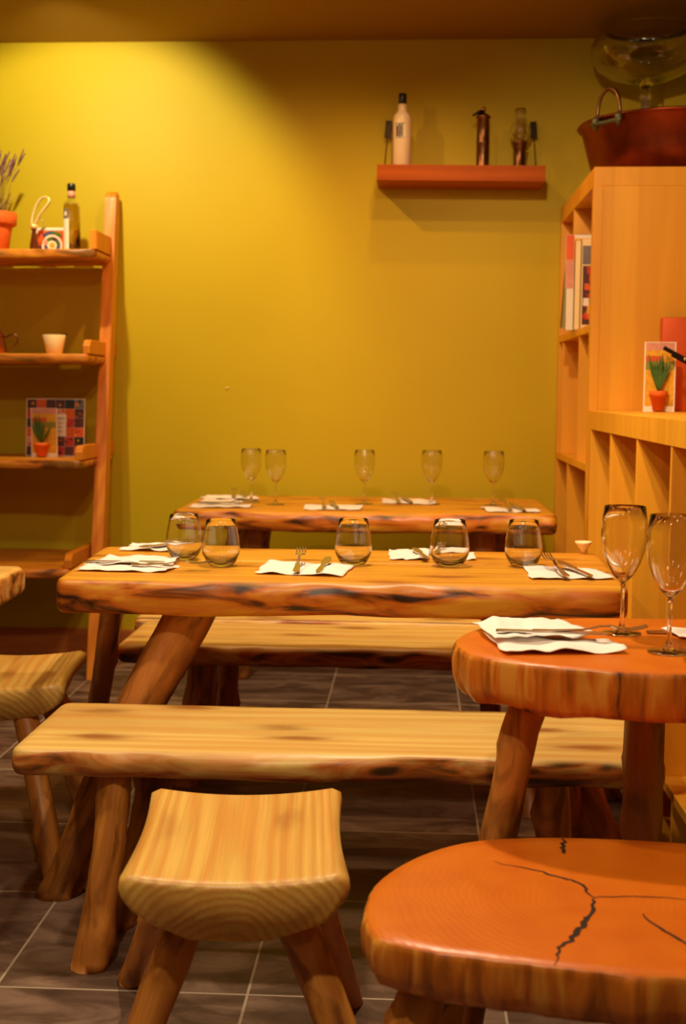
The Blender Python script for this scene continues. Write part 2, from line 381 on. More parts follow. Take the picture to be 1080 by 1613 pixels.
def log_leg(parent, top, foot, r0, r1, seed, mat='leg', bend=.02, name='leg', flare=0.0, floor=True):
    """peeled branch from top down to foot, in the parent's coordinates; foot cut flat on the floor"""
    top = Vector(top); foot = Vector(foot); d = foot-top; Ln = d.length+(.03 if floor else 0)
    q = (-d).to_track_quat('Z', 'Y'); Mx = q.to_matrix()
    bm = bmesh.new(); seg = 18; n = 22; rings = []
    rg = srand(seed); ph = rg.random()*6; kn = [(rg.random(), rg.random()*2*PI, .2+.3*rg.random()) for _ in range(4)]
    for i in range(n+1):
        t = i/n; z = -t*Ln
        bx = math.sin(t*PI)*bend*math.cos(ph); by = math.sin(t*PI)*bend*math.sin(ph)
        r = r0+(r1-r0)*t + (flare*max(0, (t-.85)/.15)**2 if flare else 0)
        ring = []
        for k in range(seg):
            a = 2*PI*k/seg
            rr = r*(1+.16*nz(math.cos(a)*1.3, math.sin(a)*1.3, t*3+seed)+.08*nz(math.cos(a)*3, math.sin(a)*3, t*9+seed))
            for kt, ka, ks in kn:
                dd = ((t-kt)*Ln/(r*1.1))**2+((math.cos(a)-math.cos(ka))**2+(math.sin(a)-math.sin(ka))**2)*2.2
                rr += r*ks*math.exp(-dd*2)
            v = Vector((bx+rr*math.cos(a), by+rr*math.sin(a), z))
            if floor:
                w = Mx @ v + top
                if w.z < 0 : v.z += -w.z/Mx[2][2]
            ring.append(bm.verts.new(v))
        rings.append(ring)
    for a, c in zip(rings, rings[1:]):
        for k in range(seg): bm.faces.new((a[k], c[k], c[(k+1) % seg], a[(k+1) % seg]))
    bm.faces.new(rings[0]); bm.faces.new(rings[-1][::-1])
    o = obj(name, bm, mat, parent, top); o.rotation_euler = q.to_euler()
    return o

def round_slab(outline, T, seed, crack=()):
    """slice of trunk: outline points (x,y) in its own frame, planed top z=0; fluted, live rim"""
    import itertools
    n = len(outline); bm = bmesh.new(); K = 160
    def cr(t):
        i = int(t*n) % n; f = t*n-int(t*n); p = [Vector(outline[(i+j-1) % n]) for j in range(4)]
        return .5*((2*p[1])+(p[2]-p[0])*f+(2*p[0]-5*p[1]+4*p[2]-p[3])*f*f+(3*p[1]-p[0]-3*p[2]+p[3])*f**3)
    base = [cr(i/K) for i in range(K)]
    lev = [(0, 0, 0), (0, .55, 0), (0, .9, 0), (0, .985, 0), (-.004, 1.0, .2), (-.012, 1.006, .7), (-T*.35, 1.01, 1), (-T*.6, 1.005, 1), (-T*.85, .985, 1), (-T*.97, .955, .8), (-T, .90, .4), (-T, .5, 0), (-T, 0, 0)]
    rings = []
    for z, s, w in lev:
        if s == 0: rings.append([bm.verts.new((0, 0, z))]); continue
        ring = []
        for i, p in enumerate(base):
            a = 2*PI*i/K
            e = (nz(math.cos(a)*6, math.sin(a)*6, seed)*.010+nz(math.cos(a)*16, math.sin(a)*16, seed+z*3)*.006)*w
            q = p*(s)+p.normalized()*e
            zz = z
            if z < -T*.9: zz += nz(math.cos(a)*2.5, math.sin(a)*2.5, seed)*.012*w
            ring.append(bm.verts.new((q.x, q.y, zz)))
        rings.append(ring)
    for a, c in zip(rings, rings[1:]):
        for i in range(K):
            j = (i+1) % K
            if len(a) == 1: bm.faces.new((a[0], c[i], c[j]))
            elif len(c) == 1: bm.faces.new((a[i], c[0], a[j]))
            else: bm.faces.new((a[i], c[i], c[j], a[j]))
    for line, w0 in crack:                                     # open drying cracks: thin dark wedges in the top
        P = []
        rg = srand(seed+len(line))
        for a, c in zip(line, line[1:]):
            for s in range(4):
                t = s/4; P.append(Vector(a)*(1-t)+Vector(c)*t+Vector((rg.uniform(-1, 1), rg.uniform(-1, 1)))*.004)
        P.append(Vector(line[-1])); m = len(P); lr = []
        for i, p in enumerate(P):
            tg = (P[min(i+1, m-1)]-P[max(0, i-1)]).normalized(); nn = Vector((-tg.y, tg.x))
            w = w0*math.sin(PI*min(1, .12+i/(m-1)*.88))*(.6+.7*rg.random())+.0004
            lr.append((bm.verts.new((*(p+nn*w), .0006)), bm.verts.new((*(p-nn*w), .0006))))
        for (a, b_), (c, d) in zip(lr, lr[1:]): bm.faces.new((a, b_, d, c)).material_index = 1
    bm.normal_update()
    return bm

# ------------------------------------------------------------------ the room
D = 5.6; CZ = 2.70
struct('floor', box(-3.2, 2.2, -1.2, D, -.1, 0), M['floor'], smooth=False)
struct('wall_back', box(-3.2, 2.2, D, D+.12, -.1, CZ+.1), M['wall'], smooth=False)
struct('wall_right', box(1.62, 1.74, -1.2, D, 0, CZ), M['wall'], smooth=False)
struct('wall_left', box(-3.2, -3.08, -1.2, D, 0, CZ), M['wall'], smooth=False)
struct('ceiling', box(-3.2, 2.2, -1.2, D, CZ, CZ+.1), M['ceilingpaint'], smooth=False)
struct('trim_1', box(1.04, 1.62, D-.05, D, 1.9, CZ), M['wall'], smooth=False)          # shallow pier in the right corner
struct('baseboard_back', box(-3.08, .60, D-.022, D, 0, .125, .004), M['base'], smooth=False)

# ------------------------------------------------------------------ tables and benches
def log_table(label, loc, x0, x1, y0, y1, seed, legs, T=.085, groove=(.55,), group=None, h=.75, skl=0, skr=0, mat='table'):
    t = thing('log_table', label, 'table', loc, 0, group)
    ob = obj('tabletop', beam(x0-loc[0], x1-loc[0], y0-loc[1], y1-loc[1], T, seed, groove, .022, skl, skr, .012), mat, t, (0, 0, h))
    for i, (a, b_, r0, r1, bend, fl) in enumerate(legs):
        log_leg(t, (a[0]-loc[0], a[1]-loc[1], a[2]), (b_[0]-loc[0], b_[1]-loc[1], 0), r0, r1, seed*7+i, 'leg', bend, flare=fl)
    return t
zt = .68
log_table('honey coloured two plank log table with five stemless glasses, in the middle', (-.17, 3.30, 0), -.872, .522, 2.965, 3.62, 3,
          [((-.535, 3.12, zt), (-.83, 2.90), .062, .040, .015, .012), ((-.83, 3.50, zt), (-1.03, 3.87), .034, .030, .015, 0),
           ((.22, 3.12, zt), (.545, 2.90), .055, .046, .015, .0), ((.40, 3.48, zt), (.60, 3.74), .045, .040, .01, 0)], skl=-.06, skr=.03)
log_table('log table against the yellow wall set with five tall wine glasses', (-.18, 5.1, 0), -.905, .545, 4.75, 5.47, 11,
          [((-.60, 4.95, zt), (-.72, 5.22), .058, .045, .02, 0), ((-.72, 5.32, zt), (-.86, 5.42), .04, .034, .02, 0),
           ((.27, 4.98, zt), (.32, 4.92), .055, .045, .01, 0), ((.36, 5.3, zt), (.45, 5.35), .04, .035, .01, 0)], T=.08, groove=(.6,))
t = log_table('pale wooden table at the left picture edge, only its corner in view', (-1.62, 2.85, 0), -2.3, -.985, 2.5, 3.19, 23,
          [((-1.3, 2.65, zt), (-1.36, 2.6), .05, .042, .01, 0), ((-1.33, 3.05, zt), (-1.40, 3.1), .05, .042, .01, 0),
           ((-2.1, 2.65, zt), (-2.15, 2.6), .05, .042, .01, 0), ((-2.1, 3.05, zt), (-2.15, 3.1), .05, .042, .01, 0)], T=.075, groove=(), mat='bench')

def bench(label, loc, x0, x1, y0, y1, seed, legs, T=.062, groove=(), skl=0, skr=0):
    t = thing('log_bench', label, 'bench', loc, 0)
    obj('seat', beam(x0-loc[0], x1-loc[0], y0-loc[1], y1-loc[1], T, seed, groove, .020, skl, skr, .011), 'bench', t, (0, 0, .45))
    for i, (a, b_, r0, r1, bend, mt) in enumerate(legs):
        log_leg(t, (a[0]-loc[0], a[1]-loc[1], .41), (b_[0]-loc[0], b_[1]-loc[1], 0), r0, r1, seed*5+i, mt, bend)
    return t
bench('long pale log bench nearest the viewer, in front of the middle table', (-.16, 2.77, 0), -.838, .53, 2.565, 2.975, 31,
      [((-.625, 2.63, 0), (-.66, 2.52), .036, .037, .008, 'legpale'), ((-.575, 2.88, 0), (-.645, 2.72), .042, .030, .015, 'leg'),
       ((.305, 2.66, 0), (.31, 2.62), .036, .036, .004, 'legpale'), ((.36, 2.9, 0), (.42, 3.0), .034, .032, .01, 'leg')])
bench('pale log bench between the middle table and the bench behind', (-.17, 3.86, 0), -.87, .52, 3.665, 4.065, 43,
      [((-.62, 3.75, 0), (-.68, 3.78), .045, .050, .012, 'leg'), ((-.58, 3.98, 0), (-.63, 4.03), .034, .032, .02, 'legpale'),
       ((.33, 3.76, 0), (.36, 3.55), .036, .034, .01, 'leg'), ((.33, 3.98, 0), (.38, 4.02), .034, .032, .01, 'leg')])
bench('narrow pale log bench farthest back, in front of the table by the wall', (-.22, 4.22, 0), -.915, .48, 4.105, 4.35, 57,
      [((-.66, 4.19, 0), (-.72, 4.20), .034, .034, .01, 'legpale'), ((-.66, 4.29, 0), (-.70, 4.4), .034, .03, .01, 'leg'),
       ((.25, 4.19, 0), (.28, 4.17), .034, .034, .01, 'leg'), ((.25, 4.29, 0), (.30, 4.4), .034, .03, .01, 'leg')])

# saddle stools: half a log, hollowed along the top
def half_log(w0, w1, Ln, depth, seed, dip=.016):
    bm = bmesh.new(); rings = []; n = 28; K = 22
    ys = [0, .004, .010, .02] + [.03+i*(Ln-.06)/n for i in range(n+1)] + [Ln-.02, Ln-.010, Ln-.004, Ln]
    for y in ys:
        d = min(y, Ln-y); re = .016
        ins = re*(1-math.sqrt(max(0, 1-(1-min(1, d/re))**2)))
        t = y/Ln; w = (w0+(w1-w0)*t)/2*(1-.06*math.sin(t*PI))-ins
        ring = []
        for i in range(K+1):
            u = -1+2*i/K; s = abs(u)
            z = -dip*(1-u*u)*1.0-ins*.8 - (.010*max(0, (s-.93)/.07)**2)
            ring.append((u*w, z))
        for i in range(1, K+4):
            a = PI*i/(K+4)
            x = math.cos(a); zz = math.sin(a)
            x = math.copysign(abs(x)**.86, x)
            zz = zz**.92
            r = 1+.05*nz(x*2, y*4, seed)+.03*nz(x*6, y*9, seed)
            ring.append((x*(w+.004)*(r if abs(x) < .97 else 1), -.012-(depth-.012)*zz*r))
        rings.append([bm.verts.new((x, y-Ln/2, z)) for x, z in ring])
    k = len(rings[0])
    for a, c in zip(rings, rings[1:]):
        for i in range(k): bm.faces.new((a[i], a[(i+1) % k], c[(i+1) % k], c[i]))
    bm.faces.new(rings[0][::-1]); bm.faces.new(rings[-1])
    bmesh.ops.recalc_face_normals(bm, faces=bm.faces)
    return bm
def saddle_stool(label, loc, rz, w0, w1, Ln, depth, seed, legs):
    t = thing('saddle_stool', label, 'stool', loc, rz)
    obj('seat', half_log(w0, w1, Ln, depth, seed), 'stool', t, (0, 0, .45))
    R = Matrix.Rotation(-rz, 3, 'Z')
    for i, (a, b_, r0, r1) in enumerate(legs):
        A = R @ (Vector(a)-Vector((loc[0], loc[1], 0))); B = R @ (Vector((*b_, 0))-Vector((loc[0], loc[1], 0)))
        log_leg(t, A, B, r0, r1, seed*3+i, 'legpale', .006)
    return t
saddle_stool('saddle shaped half log stool in front of the nearest long bench', (-.288, 2.13, 0), .085, .362, .362, .455, .108, 5,
             [((-.35, 2.0, .37), (-.475, 1.88), .034, .030), ((-.39, 2.22, .37), (-.56, 2.46), .030, .026),
              ((-.20, 2.02, .37), (-.03, 1.90), .034, .030), ((-.20, 2.22, .37), (-.11, 2.40), .030, .026)])
saddle_stool('saddle shaped half log stool at the left edge by the corner table', (-1.095, 3.36, 0), .12, .37, .37, .44, .10, 9,
             [((-1.005, 3.2, .38), (-.865, 2.98), .032, .026), ((-1.00, 3.42, .38), (-.885, 3.40), .038, .030),
              ((-1.2, 3.2, .38), (-1.36, 3.0), .032, .026), ((-1.22, 3.45, .38), (-1.36, 3.62), .032, .026)])

# round trunk slabs
def slab_table(name, label, cat, loc, h, outline, T, seed, legs, crack=()):
    t = thing(name, label, cat, loc)
    obj('top_slab' if cat == 'table' else 'top_slab', round_slab([(x-loc[0], y-loc[1]) for x, y in outline], T, seed, [([(x-loc[0], y-loc[1]) for x, y in l], w) for l, w in crack]), ['slab', 'crack'], t, (0, 0, h))
    for i, (a, b_, r0, r1) in enumerate(legs):
        log_leg(t, (a[0]-loc[0], a[1]-loc[1], h-T+.015), (b_[0]-loc[0], b_[1]-loc[1], 0), r0, r1, seed*3+i, 'leg', .008)
    return t
slab_table('round_table', 'higher round tree slice table at the right set with two wine glasses', 'table', (.46, 2.31, 0), .75,
   [(.083, 2.285), (.105, 2.18), (.18, 2.108), (.29, 2.066), (.42, 2.048), (.56, 2.045), (.70, 2.07), (.80, 2.14), (.85, 2.26), (.83, 2.40), (.74, 2.50), (.60, 2.552), (.46, 2.556), (.32, 2.545), (.20, 2.478), (.115, 2.39)], .088, 15,
   [((.212, 2.2), (.10, 2.2), .030, .036), ((.437, 2.35), (.452, 2.36), .035, .033), ((.70, 2.18), (.80, 2.12), .034, .034), ((.68, 2.42), (.78, 2.5), .034, .034)])
slab_table('low_slab_table', 'low round tree slice with a split top in the lower right corner', 'table', (.33, 1.85, 0), .45,
   [(-.06, 1.80), (-.045, 1.70), (.01, 1.662), (.09, 1.640), (.19, 1.618), (.30, 1.602), (.44, 1.60), (.58, 1.625), (.70, 1.69), (.76, 1.80), (.75, 1.92), (.67, 2.02), (.55, 2.08), (.42, 2.105), (.31, 2.112), (.20, 2.106), (.10, 2.078), (.02, 2.01), (-.04, 1.91)], .078, 21,
   [((.03, 1.74), (-.07, 1.66), .034, .032), ((.10, 2.0), (.05, 2.06), .034, .032), ((.58, 1.74), (.68, 1.68), .034, .032), ((.58, 1.98), (.66, 2.06), .034, .032)],
   crack=[([(.279, 1.851), (.272, 1.80), (.258, 1.765), (.245, 1.74), (.225, 1.70), (.205, 1.665), (.195, 1.622)], .0042), ([(.279, 1.851), (.268, 1.90), (.245, 1.925), (.20, 1.955), (.14, 1.99)], .0022),
          ([(.262, 2.10), (.262, 2.07), (.254, 2.045), (.258, 2.03)], .004), ([(.34, 1.80), (.36, 1.74), (.385, 1.69), (.40, 1.66), (.41, 1.605)], .0022), ([(.279, 1.851), (.34, 1.86), (.44, 1.855)], .001)])

# ------------------------------------------------------------------ shelving unit on the right
FX = .625; BX = 1.10
def panel(parent, name, *a): return obj(name, box(*a, .0015), 'case', parent, smooth=False)
u = thing('tall_bookcase', 'tall light wood bookcase against the wall, holding a copper basin on top', 'bookcase', (.86, 5.08, 0))
def P_(n, x0, x1, y0, y1, z0, z1): return obj(n, box(x0-.86, x1-.86, y0-5.08, y1-5.08, z0, z1, .0015), 'case', u, smooth=False)
P_('side_panel', FX, BX, 4.575, 4.62, 0, 1.925); P_('side_panel', FX, BX, 5.55, 5.595, 0, 1.925)
P_('edge_band', FX-.001, FX+.030, 4.571, 4.575, 0, 1.925)
P_('top_board', FX, BX, 4.575, 5.595, 1.925, 1.99)
P_('shelf', FX, BX-.02, 4.62, 5.55, 1.418, 1.445); P_('shelf', FX, BX-.02, 4.62, 5.55, .92, .948); P_('shelf', FX, BX-.02, 4.62, 5.55, .42, .448)
for (y, z0, z1) in ((5.142, 1.445, 1.925), (5.421, .948, 1.418), (4.885, .948, 1.418), (5.166, .448, .92), (5.1, .0, .42)):
    P_('divider', FX+.002, BX-.02, y, y+.024, z0, z1)
P_('back_panel', BX-.02, BX, 4.62, 5.55, 0, 1.925)
l = thing('low_bookcase', 'counter height light wood bookcase with tall compartments at the right', 'bookcase', (.86, 3.3, 0))
def Q_(n, x0, x1, y0, y1, z0, z1): return obj(n, box(x0-.86, x1-.86, y0-3.3, y1-3.3, z0, z1, .0015), 'case', l, smooth=False)
Q_('top_board', FX, BX, 2.62, 4.568, 1.075, 1.14)
Q_('side_panel', FX, BX, 4.50, 4.568, .03, 1.075); Q_('side_panel', FX, BX, 2.62, 2.66, .03, 1.075)
for y in (4.061, 3.581, 3.105): Q_('divider', FX+.002, BX-.02, y, y+.022, .26, 1.075); Q_('divider', FX+.03, BX-.02, y, y+.022, .03, .235)
Q_('shelf', FX, BX-.02, 2.66, 4.50, .235, .26); Q_('base_board', FX+.03, BX, 2.62, 4.568, 0, .03)
Q_('back_panel', BX-.02, BX, 2.66, 4.50, .03, 1.075)

# books in the tall unit, in its top near cell
ZB = 1.446
def book(label, x, y, w, h, t, cover, pages='cream', rot=0, lean=0, patches=(), grp='books in the top compartment of the tall bookcase'):
    b = thing('book', label, 'book', (x, y, ZB), rot, grp); b.rotation_euler = (0, lean, rot); b.location.z += w*math.sin(lean)
    bm = box(0, w, -t/2, -t/2+.0025, 0, h); box(0, w, t/2-.0025, t/2, 0, h, bm=bm); box(0, .003, -t/2, t/2, 0, h, bm=bm)
    mats = [cover]; 
    for (x0, x1, z0, z1, mt) in patches:
        if mt not in mats: mats.append(mt)
        kk = patches.index((x0, x1, z0, z1, mt)); box(x0, x1, -t/2-.0006-kk*.00012, -t/2+.0004, z0, z1, bm=bm, mi=mats.index(mt))
    obj('cover', bm, mats, b, smooth=False)
    obj('pages', box(.003, w-.004, -t/2+.0026, t/2-.0026, .003, h-.004), pages, b, smooth=False)
    return b
book('book with an orange top band and white lower cover protruding leftmost but one', .586, 5.04, .21, .365, .022, 'whitecard', patches=((0, .03, .27, .364, 'orange'), (0, .03, .16, .22, 'pink'), (0, .03, .22, .27, 'pink')))
book('white backed book between the orange one and the flower one', .612, 4.985, .21, .345, .024, 'cream', patches=((0, .21, .335, .345, 'yellow'),))
fl = [(.006, .1, .24, .31, 'greyprint'), (.008, .1, .014, .235, 'brown')]
rg = srand(4)
for i in range(26):
    px = .010+rg.random()*.06; pz = .03+rg.random()*.19; s = .009+rg.random()*.014
    fl.append((px, px+s, pz, pz+s*1.3, rg.choice(['orange', 'yellow', 'red', 'whitecard', 'orange'])))
book('book with a dark flower picture on its cover, nearest in the compartment', .628, 4.92, .215, .335, .020, 'cream', patches=fl)
book('book with a blue and yellow top edge behind the flower book', .625, 5.085, .20, .372, .022, 'blue', pages='yellow')
book('thin olive book leaning at the far left of the books', .578, 5.108, .20, .30, .010, 'olive', lean=.06)

# copper basin, glass goblet, items on the low bookcase
bz = 1.991
b = thing('copper_basin', 'large copper basin with arched handles on the tall bookcase', 'basin', (.955, 4.92, bz))
obj('bowl', lathe([(0, .0), (.27, .0), (.285, .012), (.31, .10), (.332, .185), (.345, .195), (.350, .200), (.346, .206), (.334, .203), (.322, .188), (.300, .10), (.276, .018), (0, .012)], 72), 'basin', b)
for a, nm in ((PI*1.21, 'handle'), (PI*.21, 'handle')):
    c = Vector((math.cos(a), math.sin(a), 0)); tg = Vector((-math.sin(a), math.cos(a), 0))
    pts = []
    for i in range(17):
        s = i/16*PI
        pts.append(c*.338+tg*(-math.cos(s))*.055+Vector((0, 0, .185+.112*math.sin(s)**.7)))
    obj(nm, tube(pts, .0065, 10), 'copperdark', b)
    bm = bmesh.new()
    for k in (-1, 1):
        p = c*.345+tg*.055*k+Vector((0, 0, .185)); tube([p+Vector((0, 0, -.03)), p+Vector((0, 0, -.01)), p+Vector((0, 0, .01)), p+Vector((0, 0, .02))], [.004, .013, .015, .007], 10, bm=bm)
    tube([c*.350+tg*.055*k+Vector((0, 0, .178)) for k in (-1.3, -.5, .5, 1.3)], .008, 8, bm=bm)
    obj('handle_mount', bm, 'patina', b)
GB = 1.991
gz = GB
prof_o = [(0, 0), (.058, 0), (.06, .005), (.04, .012), (.018, .03), (.014, .10), (.013, .22), (.020, .26), (.026, .285), (.016, .315), (.014, .35), (.021, .385), (.024, .405), (.016, .43), (.024, .452), (.07, .464), (.14, .485), (.195, .52), (.222, .565), (.224, .60), (.205, .64), (.175, .665), (.150, .676)]
prof_i = [(.148, .675), (.173, .663), (.203, .638), (.2222, .60), (.2202, .566), (.193, .522), (.138, .4875), (.068, .467), (0, .462)]
tag(obj('glass_goblet', lathe(prof_o+prof_i, 64), 'glass', None, (.925, 5.335, GB)), 'giant clear glass goblet with a wide bowl behind the copper basin', 'goblet')

tag(obj('copper_box', box(0, .21, 0, .05, 0, .325, .003), 'copperbox', None, (.862, 4.50, 1.1405)), 'plain orange copper coloured panel box standing on the low bookcase', 'box')
def plant_pack(label, loc, w, h, rz, seed, leaf='leafgreen', d=.03):
    t = thing('plant_kit', label, 'plant kit', loc, rz)
    bm = bmesh.new(); box(-w/2, w/2, -.001, .001, 0, h, bm=bm)
    mats = ['whitecard', 'yellow', 'orange', 'olive', 'terracotta', 'pink']
    box(-w*.46, w*.46, -.0016, -.001, h*.08, h*.88, bm=bm, mi=1); box(-w*.46, w*.1, -.0020, -.0016, h*.70, h*.80, bm=bm, mi=2); box(-w*.46, w*.46, -.0022, -.0016, h*.60, h*.72, bm=bm, mi=3)
    box(-w*.46, w*.46, -.0019, -.0016, h*.88, h*.99, bm=bm, mi=5)
    obj('backing_card', bm, mats, t, (0, d*.5, 0), smooth=False)
    obj('pot', lathe([(0, .004), (w*.17, .004), (w*.24, h*.22), (w*.29, h*.22), (w*.30, h*.30), (w*.26, h*.30), (w*.25, h*.28), (0, h*.27)], 28), 'terracotta', t, (-w*.06, -w*.06, 0))
    bm = bmesh.new(); rg = srand(seed)
    for i in range(11):
        a = rg.uniform(-1, 1); hh = h*rg.uniform(.3, .6)
        p0 = Vector((-w*.06, -w*.06, h*.27)); p1 = p0+Vector((a*w*.22, 0, hh*.55)); p2 = p0+Vector((a*w*.36, -.004, hh))
        tube([p0, (p0+p1)/2, p1, (p1+p2)/2, p2], [.0012, .0035, .006, .004, .0006], 6, bm=bm)
    obj('leaves', bm, leaf, t)
    return t
pp = plant_pack('clear fronted plant kit with a terracotta pot on the low bookcase', (.833, 4.36, 1.1405), .105, .235, .0, 3)
bm = bmesh.new(); box(-.004, .15, -.0015, .0015, -.016, .016, .001, bm=bm); box(-.07, -.004, -.0012, .0012, -.005, .012, .001, bm=bm)
sl = thing('dark_tongs', 'dark metal tongs lying across the top of the plant kit, leaning right', 'tongs', (.905, 4.325, 1.318))
sl.rotation_euler = (0, math.radians(28), 0)
ob = obj('blade', box(-.080, .14, -.002, .002, -.008, .006, .0015), 'iron', sl, smooth=False)
obj('rivet', tube([(.0, -.006, 0), (.0, .006, 0)], .006, 10), 'steel', sl)
obj('blade', box(-.045, .16, .003, .007, -.014, -.002, .0015), 'iron', sl, smooth=False)

# ------------------------------------------------------------------ floating shelf and what is on it
fs = obj('floating_shelf', box(-.347, .347, -.11, .11, -.065, 0, .002), 'float', None, (.187, 5.485, 2.137), (0, .010, 0), smooth=False)
tag(fs, 'thick reddish wooden shelf fixed to the yellow wall', 'shelf')
zs = lambda x: 2.1375-(x-.187)*.010
b = thing('white_bottle', 'white bottle with a black cap on the wall shelf', 'bottle', (-.058, 5.47, zs(-.058)))
obj('body', lathe([(0, 0), (.035, 0), (.0385, .004), (.0385, .200), (.036, .214), (.026, .226), (.0195, .234), (.0185, .245), (.018, .262), (0, .262)], 36), 'whiteglass', b)
obj('cap', lathe([(.0160, .2625), (.0172, .264), (.0168, .303), (.014, .306), (0, .306)], 24), 'black', b)
bm = bmesh.new()
def curved(bm, r, a0, a1, z0, z1, mi, n=6):
    vs = [(bm.verts.new((r*math.cos(a0+(a1-a0)*i/n), r*math.sin(a0+(a1-a0)*i/n), z0)), bm.verts.new((r*math.cos(a0+(a1-a0)*i/n), r*math.sin(a0+(a1-a0)*i/n), z1))) for i in range(n+1)]
    for (a, b2), (c, d) in zip(vs, vs[1:]): bm.faces.new((a, c, d, b2)).material_index = mi
aa = -PI/2-.22
curved(bm, .0388, aa-.72, aa+.55, .118, .180, 0)
for k, (a0, a1, z0, z1, mi) in enumerate(((-.6, -.5, .125, .175, 2), (-.45, -.2, .125, .17, 3), (-.15, .0, .120, .178, 1), (.04, .16, .125, .172, 3), (.2, .3, .125, .178, 1), (-.65, .5, .176, .179, 1), (-.65, .5, .119, .121, 1))):
    curved(bm, .0391+.0001*k, aa+a0, aa+a1, z0, z1, mi, 3)
obj('label', bm, ['whitecard', 'black', 'pink', 'brown'], b)
def skewer(label, x, tilt, yt=5.55):
    t = thing('metal_skewer', label, 'skewer', (x, 5.555, zs(x)), 0, None)
    t.rotation_euler = (-.09, tilt, 0)
    obj('rod', tube([(0, 0, .001), (0, 0, .15)], .0022, 8), 'iron', t)
    bm = box(-.014, .014, -.003, .003, .145, .151, .001)
    box(-.014, -.009, -.003, .003, .15, .215, .001, bm=bm); box(.009, .014, -.003, .003, .15, .215, .001, bm=bm); box(-.014, .014, -.003, .003, .212, .218, .001, bm=bm)
    box(-.009, .009, -.001, .001, .15, .212, bm=bm)
    obj('loop_head', bm, 'iron', t, smooth=False)
skewer('dark metal skewer leaning on the wall left of the white bottle', -.135, .09)
skewer('dark metal skewer leaning on the wall right of the oil lamp', .512, -.07)
b = thing('coffee_mill', 'tall cylindrical copper coffee mill with a crank on the wall shelf', 'mill', (.280, 5.465, zs(.28)))
obj('body', lathe([(0, 0), (.027, 0), (.0285, .004), (.027, .01), (.027, .10), (.0285, .103), (.0285, .108), (.027, .112), (.026, .205), (.031, .208), (.031, .213), (.02, .222), (.008, .228), (0, .229)], 32), 'copperdark', b)
obj('crank', tube([(0, 0, .226), (0, -.004, .236), (-.02, -.012, .228), (-.045, -.02, .214)], [.006, .008, .0075, .004], 10), 'iron', b)
obj('knob', lathe([(0, .228), (.006, .23), (.011, .24), (.009, .250), (0, .254)], 16), 'copper', b)
b = thing('oil_lamp', 'small copper oil lamp with a clear glass chimney on the wall shelf', 'lamp', (.434, 5.465, zs(.434)))
obj('base', lathe([(0, 0), (.032, 0), (.033, .006), (.026, .016), (.024, .07), (.027, .078), (.030, .085), (.030, .10), (.034, .104), (.034, .109), (.02, .112), (0, .112)], 32), 'copperdark', b)
obj('chimney', lathe([(.022, .112), (.038, .132), (.045, .150), (.041, .172), (.027, .19), (.023, .205), (.026, .225), (.022, .245), (.0205, .245), (.0245, .225), (.0215, .205), (.0255, .19), (.0395, .172), (.0435, .15), (.0365, .133), (.020, .113)], 36), 'glass', b)
sc = obj('wall_screw', lathe([(0, .006), (.004, .005), (.005, 0), (0, 0)], 12), 'cream', None, (-.818, 5.5995, 1.213), (PI/2, 0, 0)); tag(sc, 'tiny pale screw in the bare yellow wall', 'screw')

# ------------------------------------------------------------------ ladder shelf at the left
lx = -1.305
ld = thing('ladder_shelf', 'leaning pine ladder shelf with five boards against the yellow wall', 'shelf', (-1.7, 5.3, 0))
def upright(x):
    bm = bmesh.new(); z1 = 2.055; dn = .085; t = .048; n = 26
    def yf(z): return 5.10+ (5.512-5.10)*(z/2.055)
    prof = [(yf(0), 0)] + [(yf(z1-.045)-0, z1-.045)]
    for i in range(1, 12): a = PI*i/12; prof.append((yf(z1-.045)+dn/2-dn/2*math.cos(a), z1-.045+.045*math.sin(a)))
    prof += [(yf(z1-.045)+dn, z1-.045), (yf(0)+dn, 0)]
    A = [bm.verts.new((x-ld.location.x, y-5.3, z)) for y, z in prof]; B = [bm.verts.new((x+t-ld.location.x, y-5.3, z)) for y, z in prof]
    bm.faces.new(A); bm.faces.new(B[::-1]); k = len(prof)
    for i in range(k): bm.faces.new((A[(i+1) % k], A[i], B[i], B[(i+1) % k]))
    bmesh.ops.recalc_face_normals(bm, faces=bm.faces)
    bmesh.ops.bevel(bm, geom=bm.edges[:], offset=.004, segments=2, affect='EDGES')
    obj('upright', bm, 'ladder', ld, smooth='auto')
upright(-1.335); upright(-2.2)
def lshelf(z, yf, yb, xr, T, seed):
    bm = beam(-2.15-ld.location.x, xr-ld.location.x, yf-5.3, yb-5.3, T, seed, (), .006, 0, 0, .008)
    obj('shelf_board', bm, 'lshelf', ld, (0, 0, z))
    for x0 in (xr-.030, -2.15):                        # side arm standing on the board's end, its front chamfered
        b2 = bmesh.new(); hh = .078 if T < .0355 else .058; lo = .078 if T < .0355 else .034
        pr = [(yf+.012, z+.0005), (yf+.012, z+lo), (yf+.04, z+hh), (5.58, z+hh), (5.58, z+.0005)]
        A = [b2.verts.new((x0-ld.location.x, y-5.3, q)) for y, q in pr]; B = [b2.verts.new((x0+.030-ld.location.x, y-5.3, q)) for y, q in pr]
        b2.faces.new(A); b2.faces.new(B[::-1])
        for i in range(5): b2.faces.new((A[(i+1) % 5], A[i], B[i], B[(i+1) % 5]))
        bmesh.ops.recalc_face_normals(b2, faces=b2.faces); bmesh.ops.bevel(b2, geom=b2.edges[:], offset=.002, segments=1, affect='EDGES')
        obj('side_arm', b2, 'ladder', ld, smooth=False)
lshelf(1.774, 5.20, 5.56, -1.298, .035, 2)
lshelf(1.345, 5.10, 5.56, -1.306, .036, 4)
lshelf(.918, 5.02, 5.56, -1.322, .036, 6)
lshelf(.492, 4.92, 5.56, -1.345, .038, 8)

